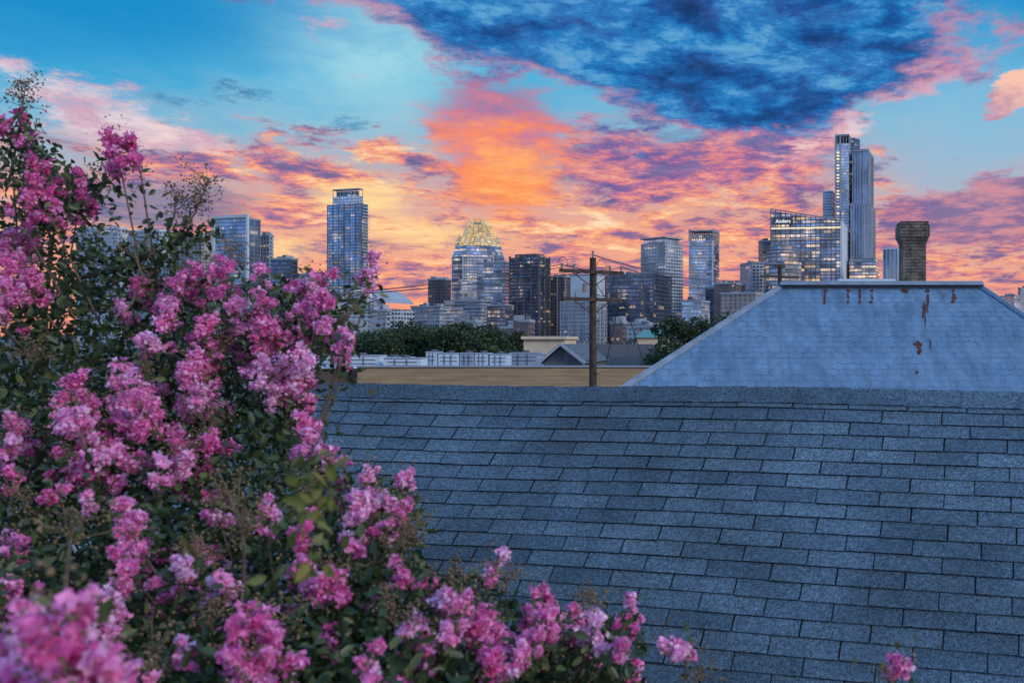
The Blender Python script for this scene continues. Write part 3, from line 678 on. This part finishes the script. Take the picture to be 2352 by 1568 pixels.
# ---------------------------------------------------------------- metal hip roof house
m,t,b,o=newmat('pressed_metal_shingle'); uu,vv,_=sep(t,uvc(t)); O=objc(t)
rh,tw=0.135,0.175
rr=M(t,'FLOOR',vv/rh); vf=M(t,'FRACT',vv/rh); cu_=M(t,'FRACT',uu/tw+M(t,'FRACT',rr*0.5))-0.5
sc=M(t,'ABSOLUTE',cu_)*0.7
dl_=M(t,'ABSOLUTE',vf-0.05-M(t,'MAXIMUM',sc-0.14,0.0))
l1=smooth(t,dl_,0.03,0.10,1.0,0.0)
l2=smooth(t,M(t,'ABSOLUTE',cu_),0.45,0.49)*M(t,'GREATER_THAN',vf,0.3)
big=noise(t,O,1.6,6,0.65,0.4); med=noise(t,O,4.0,3,0.6); sm=noise(t,comb(t,uu*3.0,vv*0.6,0.0),2.5,5,0.65)
line=M(t,'MAXIMUM',l1,l2*0.7)
rw,_c=white(t,comb(t,M(t,'FLOOR',uu/tw+M(t,'FRACT',rr*0.5)),rr,0.0))
c=mix(t,smooth(t,big,0.3,0.7),(0.10,0.18,0.28,1),(0.155,0.245,0.355,1)); c=mul(t,c,gray(t,smooth(t,sm,0.25,0.75,0.72,1.22))); c=mul(t,c,gray(t,rw*0.12+0.94))
c=mix(t,line*smooth(t,med,0.35,0.62,0.8,0.2),c,(0.04,0.075,0.135,1))
c=mix(t,smooth(t,noise(t,comb(t,uu*6.0,vv*1.2,1.0),1.5,4,0.6),0.62,0.76)*0.55,c,(0.06,0.065,0.08,1))
t.links.new(c.k,b.inputs['Base Color']); b.inputs['Roughness'].default_value=0.6; b.inputs['Metallic'].default_value=0.1
bump(t,b,1.0-line,0.4,0.008); MET=m
RUST=plain('rust',(0.09,0.024,0.014),0.95,0,0.5,9.0); TRIM=plain('painted_roof_trim',(0.20,0.25,0.32),0.6,0.1,0.2,5.0)
mh=empty('metal_roof_house')
yb,yt_=11.5,14.3; zb=CZ-0.83; ztp=CZ+0.81; bx0,bx1=-1.80,4.95; tx0,tx1=0.625,3.41; yk=17.3; ybk=20.1
g=MB()
sl_=math.hypot(yt_-yb,ztp-zb)
def hf(p,L): g.face(p,MET,L)
hf([(bx0,yb,zb),(bx1,yb,zb),(tx1,yt_,ztp),(tx0,yt_,ztp)],[(bx0,0),(bx1,0),(tx1,sl_),(tx0,sl_)])
hf([(bx1,yb,zb),(bx1,ybk,zb),(tx1,yk,ztp),(tx1,yt_,ztp)],[(yb,0),(ybk,0),(yk,sl_),(yt_,sl_)])
hf([(bx1,ybk,zb),(bx0,ybk,zb),(tx0,yk,ztp),(tx1,yk,ztp)],[(bx1,0),(bx0,0),(tx0,sl_),(tx1,sl_)])
hf([(bx0,ybk,zb),(bx0,yb,zb),(tx0,yt_,ztp),(tx0,yk,ztp)],[(ybk,0),(yb,0),(yt_,sl_),(yk,sl_)])
g.obj('roof_slopes',mh)
g=MB()
for a,b_ in (((bx0,yb,zb),(tx0,yt_,ztp)),((bx1,yb,zb),(tx1,yt_,ztp))): g.tube([a,b_],0.045,0.045,TRIM,6)
pp=[(tx0-.02,yt_-.10),(tx1+.02,yt_-.10),(tx1+.02,yk+.1),(tx0-.02,yk+.1)]
g.prism(grow(pp,0.05),ztp-0.005,ztp+0.05,TRIM,TRIM,top=grow(pp,0.02),bottom=True)
g.prism(grow(pp,-0.03),ztp-0.05,ztp-0.006,'dtrim','dtrim',bottom=True)
g.box((0.35*(1)+1.55,15.2,ztp+0.09),(0.85,0.6,0.07),'whitep')
g.prism([(bx0+.3,yb+.3),(bx1-.3,yb+.3),(bx1-.3,ybk-.3),(bx0+.3,ybk-.3)],0,zb-0.01,'whitep','roof')
g.prism([(bx0,yb),(bx1,yb),(bx1,ybk),(bx0,ybk)],zb-0.2,zb-0.012,TRIM,TRIM,bottom=True)
g.obj('trim_and_walls',mh)
fn=Vector((0,-(ztp-zb),(yt_-yb))).normalized(); fp=Vector((tx0,yt_,ztp))
g=MB()
def onroof(px,py):
    rd=Vector(W(px,py,1))-cam; tt=(fp-cam).dot(fn)/rd.dot(fn); return cam+rd*tt+fn*0.005
def blot(px,py,wx,wy,n=14):
    c0=onroof(px,py)+fn*random.uniform(0,0.002); ps=[]
    for k in range(n):
        a=2*math.pi*k/n; q=random.uniform(0.5,1.4); ps.append(c0+(onroof(px+wx*q*math.cos(a),py-wy*q*math.sin(a))-onroof(px,py)))
    g.face(list(reversed(ps)) if (ps[1]-ps[0]).cross(ps[2]-ps[1]).dot(fn)<0 else ps,RUST)
for px in (1896,1950,1975,2003,2190):
    blot(px,668,random.uniform(3,7),4); blot(px+random.uniform(-2,2),682,2.2,random.uniform(9,16)); blot(px+random.uniform(-3,3),694,random.uniform(2,5),3)
blot(2078,669,10,6); blot(2130,668,7,4); blot(2131,690,2.5,22); blot(2122,712,5,20); blot(2125,735,2,14); blot(2109,792,11,9); blot(2112,806,5,7); blot(2137,790,2,10); blot(2192,684,5,7); blot(2106,855,3,5); blot(1893,690,3,8)
g.obj('rust_patches',mh)
# chimney
m,t,b,o=newmat('old_chimney_brick'); U=uvc(t); uu,vv,_=sep(t,U)
bt=t.nodes.new('ShaderNodeTexBrick'); t.links.new(comb(t,uu,vv,0.0).k,bt.inputs['Vector']); bt.inputs['Scale'].default_value=1.0
bt.inputs['Brick Width'].default_value=0.13; bt.inputs['Row Height'].default_value=0.05; bt.inputs['Mortar Size'].default_value=0.007
bt.inputs['Color1'].default_value=(0.22,0.165,0.12,1); bt.inputs['Color2'].default_value=(0.12,0.10,0.085,1); bt.inputs['Mortar'].default_value=(0.06,0.055,0.055,1)
c=mul(t,E(t,bt.outputs[0]),gray(t,smooth(t,noise(t,objc(t),9,5,0.7),0.3,0.7,0.4,1.5))); t.links.new(c.k,b.inputs['Base Color']); b.inputs['Roughness'].default_value=0.95
bump(t,b,E(t,bt.outputs[1]),-0.6,0.01); CH=m
g=MB(); d_=15.8
def cbox(p0,p1,y0,y1,ins=0.0):
    X0=W(p0,HY,d_)[0];X1=W(p1,HY,d_)[0]; e_=(X1-X0)
    return [(X0,d_+ins),(X1,d_+ins),(X1,d_+ins+e_),(X0,d_+ins+e_)]
B=cbox(2074,2128,0,0,0.03)
g.prism(B,ztp,zt(560,d_),CH,CH); g.prism(B,zt(560,d_),zt(543,d_),CH,CH,top=grow(B,0.045)); T2=grow(B,0.052)
g.prism(T2,zt(543,d_)+0.001,zt(516,d_),CH,CH,bottom=True); g.prism(grow(B,0.035),zt(516,d_)+.001,zt(508,d_),CH,CH,bottom=True)
g.obj('brick_chimney',mh)

# ---------------------------------------------------------------- crape myrtle
myr=empty('crape_myrtle_tree')
poly=np.array([(-500,250),(0,330),(60,330),(130,370),(225,430),(262,520),(300,600),(372,575),(450,525),(470,540),(420,600),(400,650),(470,650),(520,620),(600,650),(715,650),(760,700),(800,770),(760,820),(705,850),(700,900),(690,960),(700,1030),(770,1080),(860,1110),(940,1130),(955,1200),(950,1280),(1020,1330),(1100,1350),(1200,1390),(1300,1420),(1430,1420),(1462,1470),(1450,1568),(1500,1700),(1400,2300),(-500,2300)],float)
def inside(P_):
    x_,y_=P_[:,0],P_[:,1]; r=np.zeros(len(P_),bool); n=len(poly); j=n-1
    for i in range(n):
        xi,yi=poly[i]; xj,yj=poly[j]
        with np.errstate(divide='ignore',invalid='ignore'):
            c=((yi>y_)!=(yj>y_))&(x_<(xj-xi)*(y_-yi)/(yj-yi+1e-9)+xi)
        r^=c; j=i
    return r
def dep(px,py):  # how far from the camera the outer surface of the shrub stands
    d=np.interp(py,[200,600,900,1200,1568,2300],[4.3,4.2,3.8,3.1,2.35,1.9]); d=d+np.clip((px-900)/600,0,1)*0.55
    return d
def WA(px,py,d): return np.c_[(px-PX)/F*d,d,CZ+(HY-py)/F*d]
flow=[(40,280,70),(25,315,70),(290,345,80),(265,368,60),(100,400,70),(60,455,80),(170,425,60),(45,560,100),(25,640,90),(110,480,60),(15,700,90),(75,650,60),(200,480,50),
(380,755,80),(335,810,60),(460,660,80),(520,640,70),(430,640,60),(350,680,80),(300,700,80),(500,622,60),(600,645,50),(690,690,80),(722,650,70),(745,700,70),(850,620,60),(842,645,40),(705,740,80),(760,762,70),(800,785,50),(785,805,50),(570,760,90),(605,728,80),(640,770,60),(545,700,70),(400,690,70),
(650,850,110),(690,905,80),(665,880,80),(600,830,60),(480,840,70),(450,890,110),(470,920,80),(180,930,110),(230,965,90),(300,920,140),(345,965,100),(360,920,80),(270,980,80),(190,1010,120),(240,1045,90),(160,1055,90),(450,1030,110),(400,1060,80),(340,1085,90),(420,1090,60),(280,1100,70),(50,1010,90),(20,1050,80),(35,1095,60),(15,985,70),(210,1090,80),(130,1140,60),(470,760,70),(50,765,30),(330,830,40),
(710,990,70),(770,1050,75),(705,1025,60),(850,1090,60),(930,1100,50),(842,1150,80),(830,1190,90),(890,1160,70),(938,1185,60),(780,1130,60),(700,1210,70),(900,1200,60),(485,1135,50),(490,1185,50),(620,1185,70),(300,1220,100),(315,1260,120),(290,1315,80),(20,1290,120),(10,1370,90),(110,1370,60),(730,1330,120),(765,1375,100),(690,1350,90),(480,1290,80),(440,1380,110),(380,1405,80),(510,1350,90),(820,1255,45),(925,1310,60),(980,1340,60),(210,1160,40),(420,1300,50),
(230,1420,140),(590,1490,160),(645,1530,110),(560,1545,110),(860,1530,90),(750,1500,70),(1010,1400,100),(1055,1375,80),(1000,1470,80),(1040,1450,70),(1120,1480,120),(1180,1530,90),(1100,1540,90),(1140,1290,55),(1120,1330,45),(1240,1370,60),(1210,1420,60),(1270,1410,50),(1320,1425,70),(1360,1450,80),(1440,1398,65),(1430,1435,60),(1425,1490,60),(1250,1440,60),(1300,1470,70),(1220,1480,70),(1340,1500,60),(980,1520,60),(940,1450,50),(330,1540,70),(430,1500,60)]
near=[(190,1475,200,1.35),(150,1535,260,1.25),(60,1480,150,1.5),(215,1560,180,1.3),(40,1600,200,1.4)]
solo=[(1552,1492,75,2.9),(2068,1520,70,2.8)]
pan=[]
for px,py,s in flow:
    d=float(dep(px,py))+random.uniform(-0.25,0.1); pan.append((px,py,s*random.uniform(0.84,1.06),d))
k=0
while k<70:
    p=np.array([[random.uniform(-450,1450),random.uniform(350,2000)]])
    if inside(p)[0] and (p[0][0]<0 or p[0][1]>1568 or k<38):
        px,py=p[0]; d=float(dep(px,py))+random.uniform(0.0,0.7); pan.append((px,py,random.uniform(40,70)*3.8/d,d)); k+=1
for px,py,s,d in near: pan.append((px,py,s*0.85,d))
for px,py,s,d in solo: pan.append((px,py,s,d))
stem=MB(); PC=[];PN=[];PS=[];PU=[];BC=[];LC=[]
hub=np.array([W(150,1500,3.4),W(350,1400,3.6),W(-200,1300,4.2),W(700,1650,3.0),W(450,1050,4.4),W(80,900,4.8),W(1000,1800,3.0),W(600,1250,4.0)])
for (px,py,s,d) in pan:
    size=s/F*d     # overall width in metres
    c=np.array(W(px,py,d)); ax=np.array([random.uniform(-.5,.8),random.uniform(-.5,.1),random.uniform(.35,1.1)]); ax/=np.linalg.norm(ax)
    L=size*1.3; R=size*0.5; base=c-ax*L*0.5
    nf=int(min(130,max(22,92*(size/0.15)**1.5)))
    o1=np.cross(ax,[0.3,0.9,0.1]); o1/=np.linalg.norm(o1); o2=np.cross(ax,o1)
    nt=max(6,int(nf/6)); tth=rng.uniform(0,2*math.pi,nt); ttt=rng.uniform(0,1,nt); w_=rng.integers(0,nt,nf)
    rad=R*(1-0.72*ttt)*rng.uniform(0.65,1.05,nt)
    tc_=base+ax*(ttt*L)[:,None]+(o1*np.cos(tth)[:,None]+o2*np.sin(tth)[:,None])*rad[:,None]
    fc_=tc_[w_]+rng.normal(size=(nf,3))*size*0.07
    out_=fc_-(base+ax*L*0.35); out_/=np.linalg.norm(out_,axis=1)[:,None]+1e-6
    kp=10; cc=np.repeat(fc_,kp,axis=0)+rng.normal(size=(nf*kp,3))*0.0075*(size/0.15)**0.4; nn=np.repeat(out_,kp,axis=0)
    PC.append(cc);PN.append(nn);PS.append(rng.uniform(0.007,0.0145,nf*kp)); hue=np.clip(rng.normal(0.54 if py>500 else 0.3,0.18),0,1)
    PU.append(np.clip(np.repeat(rng.normal(hue,0.18,nf),kp)+rng.normal(0,0.16,nf*kp),0,1))
    for q in range(nt): stem.tube([tuple(base+ax*L*ttt[q]*0.8),tuple(tc_[q])],0.0016,0.001,BUD,3)
    nb=int(nf*0.9); BC.append(base+ax*(rng.uniform(-.15,1.2,nb)*L)[:,None]+rng.normal(size=(nb,3))*R*0.5)
    hb=hub[np.argmin(((hub-c)**2).sum(1))] if d>1.7 else c+np.array([-.3,.5,-1.0])
    dirh=hb-base; dl=np.linalg.norm(dirh); end=base+dirh*min(1,0.75/dl)+np.array([0,0,-0.1])
    mid=(base+end)/2+np.array([0,0,-0.06])
    if (px,py,s,d) in solo: end=base+np.array([-0.15,-0.1,-0.9]); mid=(base+end)/2+np.array([.05,0,0])
    stem.tube([tuple(end),tuple(mid),tuple(base),tuple(base+ax*L*0.9)],0.006,0.0018,BARK,5)
    nl=26; f=rng.uniform(0,1,nl)[:,None]**0.6; LC.append(end*(1-f)+base*f+rng.normal(size=(nl,3))*0.045)
    LC.append(base+rng.normal(size=(7,3))*size*0.4)
root=np.array([-2.3,3.6,0.0])
for h in hub:
    stem.tube([tuple(root+np.array([random.uniform(-.15,.15),random.uniform(-.15,.15),0])),tuple(root*0.5+h*0.5+np.array([-.1,.1,-.6])),tuple(h*0.9+root*0.1+np.array([0,0,.1])),tuple(h+np.array([0.05,0,0.35]))],0.06,0.012,BARK,8)
def seedy(path,n,spread,r=0.006):
    stem.tube(path,r,0.002,BARK,5)
    a=np.array(path[-2]);b_=np.array(path[-1])
    for i in range(n):
        f=random.random(); p=a*(1-f)+b_*f; q=p+np.array([random.gauss(0,spread),random.gauss(0,spread),abs(random.gauss(0,spread))]); stem.tube([tuple(p),tuple(q)],0.0018,0.0012,BUD,3)
        BC.append(q+rng.normal(size=(8,3))*0.012)
seedy([W(180,640,4.3),W(300,610,4.25),W(400,560,4.2),W(448,490,4.2),W(480,410,4.2)],34,0.045,0.01)
seedy([W(300,610,4.25),W(370,560,4.25),W(400,500,4.25),W(405,440,4.25)],22,0.035)
seedy([W(20,420,4.3),W(40,320,4.3),W(50,250,4.3),W(60,190,4.3)],30,0.03)
seedy([W(200,500,4.3),W(230,430,4.3),W(262,390,4.3)],18,0.04)
seedy([W(480,700,4.1),W(520,640,4.1),W(540,560,4.1)],16,0.04); seedy([W(720,820,3.9),W(790,740,3.9),W(835,670,3.9)],8,0.03)
seedy([W(560,1350,2.6),W(560,1250,2.5),W(545,1170,2.5)],22,0.05); seedy([W(980,1450,3.0),W(1020,1370,3.0),W(1030,1300,3.0)],14,0.035); seedy([W(1340,1500,2.9),W(1350,1420,2.9),W(1360,1370,2.9)],14,0.035)
seedy([W(1160,1450,2.9),W(1165,1370,2.9),W(1160,1310,2.9)],10,0.03); seedy([W(2045,1640,2.8),W(2040,1560,2.8),W(2035,1530,2.8)],8,0.03); seedy([W(1590,1640,2.9),W(1600,1570,2.9),W(1605,1530,2.9)],10,0.03)
seedy([W(150,1350,2.3),W(160,1250,2.3),W(150,1190,2.3)],14,0.04); seedy([W(890,1320,2.8),W(900,1260,2.8),W(960,1220,2.8)],14,0.04); seedy([W(300,700,4.0),W(330,640,4.0),W(300,560,4.0)],12,0.04)
for i in range(34):
    p=np.array([[random.uniform(0,1400),random.uniform(650,1560)]])
    if inside(p)[0]:
        px,py=p[0]; d=float(dep(px,py))-0.1; seedy([W(px-20,py+130,d+.1),W(px,py+60,d),W(px+random.uniform(-20,30),py,d)],16,0.035,0.004)
stem.obj('branches',myr)
# leaves through the volume
n=95000; Pp=np.c_[rng.uniform(-480,1480,n),rng.uniform(300,2200,n)]; Pp=Pp[inside(Pp)]
cl=np.c_[rng.uniform(-480,1480,420),rng.uniform(300,2200,420)]; dd=np.min(((Pp[:,None,:]-cl[None])**2).sum(2),axis=1)**0.5
kb=np.clip(1.45-dd/80,0.25,1)
kb=kb*np.where(Pp[:,1]<650,0.55,1.0)   # airier towards the top
keep=rng.uniform(0,1,len(Pp))<kb; Pp=Pp[keep]
dp=dep(Pp[:,0],Pp[:,1])+rng.gamma(2.0,0.26,len(Pp))-0.12
dp=np.where(Pp[:,0]>650,np.minimum(dp,4.15),dp)
C=[WA(Pp[:,0]+rng.normal(0,14,len(Pp)),Pp[:,1]+rng.normal(0,14,len(Pp)),dp)]+LC
for pa,nn_ in (([W(180,640,4.3),W(300,610,4.25),W(400,560,4.2),W(455,520,4.2)],420),([W(700,800,4.0),W(770,740,4.0),W(820,690,3.95)],170),([W(100,440,4.3),W(60,350,4.3),W(55,300,4.3)],200),([W(60,520,4.4),W(150,450,4.4),W(225,440,4.3)],350)):
    pa=np.array(pa); f=rng.uniform(0,len(pa)-1.001,nn_); i=f.astype(int); C.append(pa[i]+(pa[i+1]-pa[i])*(f-i)[:,None]+rng.normal(size=(nn_,3))*0.05)
C=np.concatenate(C); n=len(C)
V,Fc,uv=scatter(LEAF,LEAFF,C,rotm(n,np.array([0.1,-0.4,0.8]),0.35),rng.uniform(0.6,1.25,n)*0.042,np.c_[np.clip(rng.normal(0.44,0.26,n),0,1),rng.uniform(0,1,n)]); npmesh('leaves',V,Fc,uv,GREEN,myr)
pa=np.array([W(690,1330,1.75),W(700,1230,1.7),W(715,1120,1.7),W(700,1040,1.7)]); f=rng.uniform(0,2.99,75); i=f.astype(int)
C=pa[i]+(pa[i+1]-pa[i])*(f-i)[:,None]+rng.normal(size=(75,3))*0.022; V,Fc,uv=scatter(LEAF,LEAFF,C,rotm(75),rng.uniform(0.6,1.1,75)*0.036,np.c_[rng.uniform(0,1,75),rng.uniform(0,1,75)]); npmesh('young_leaves',V,Fc,uv,YEL,myr)
PC=np.concatenate(PC);PN=np.concatenate(PN);PS=np.concatenate(PS);PU=np.concatenate(PU); n=len(PC)
R_=rotm(n,PN,0.45)
PET=np.array([(-.5,-.5,.12),(.5,-.4,-.15),(.55,.5,.2),(-.45,.55,-.1)]); PETF=np.array([(0,1,2,3)])
V,Fc,uv=scatter(PET,PETF,PC,R_,PS,np.c_[PU,rng.uniform(0,1,n)]); V=V+rng.normal(size=V.shape)*0.0012; npmesh('blossoms',V,Fc,uv,PINK,myr)
BC=np.concatenate(BC); n=len(BC); OC=np.array([(1,0,0),(-1,0,0),(0,1,0),(0,-1,0),(0,0,1.2),(0,0,-1.2)],float); OF=np.array([(0,2,4),(2,1,4),(1,3,4),(3,0,4),(2,0,5),(1,2,5),(3,1,5),(0,3,5)])
V,Fc,uv=scatter(OC,OF,BC,rotm(n),rng.uniform(0.003,0.0055,n),np.c_[rng.uniform(0,1,n),rng.uniform(0,1,n)]); npmesh('buds_and_seed_capsules',V,Fc,uv,BUD,myr)

# ---------------------------------------------------------------- camera
cd=bpy.data.cameras.new('camera'); cd.sensor_width=36; cd.lens=F/2352*36; cd.shift_x=-(PX-1176)/2352; cd.clip_end=20000; cd.clip_start=0.05
cd.dof.use_dof=True; cd.dof.focus_distance=16; cd.dof.aperture_fstop=4.5
co=bpy.data.objects.new('camera',cd); scene.collection.objects.link(co); co.location=(0,0,CZ); co.rotation_euler=(math.pi/2,0,0); scene.camera=co
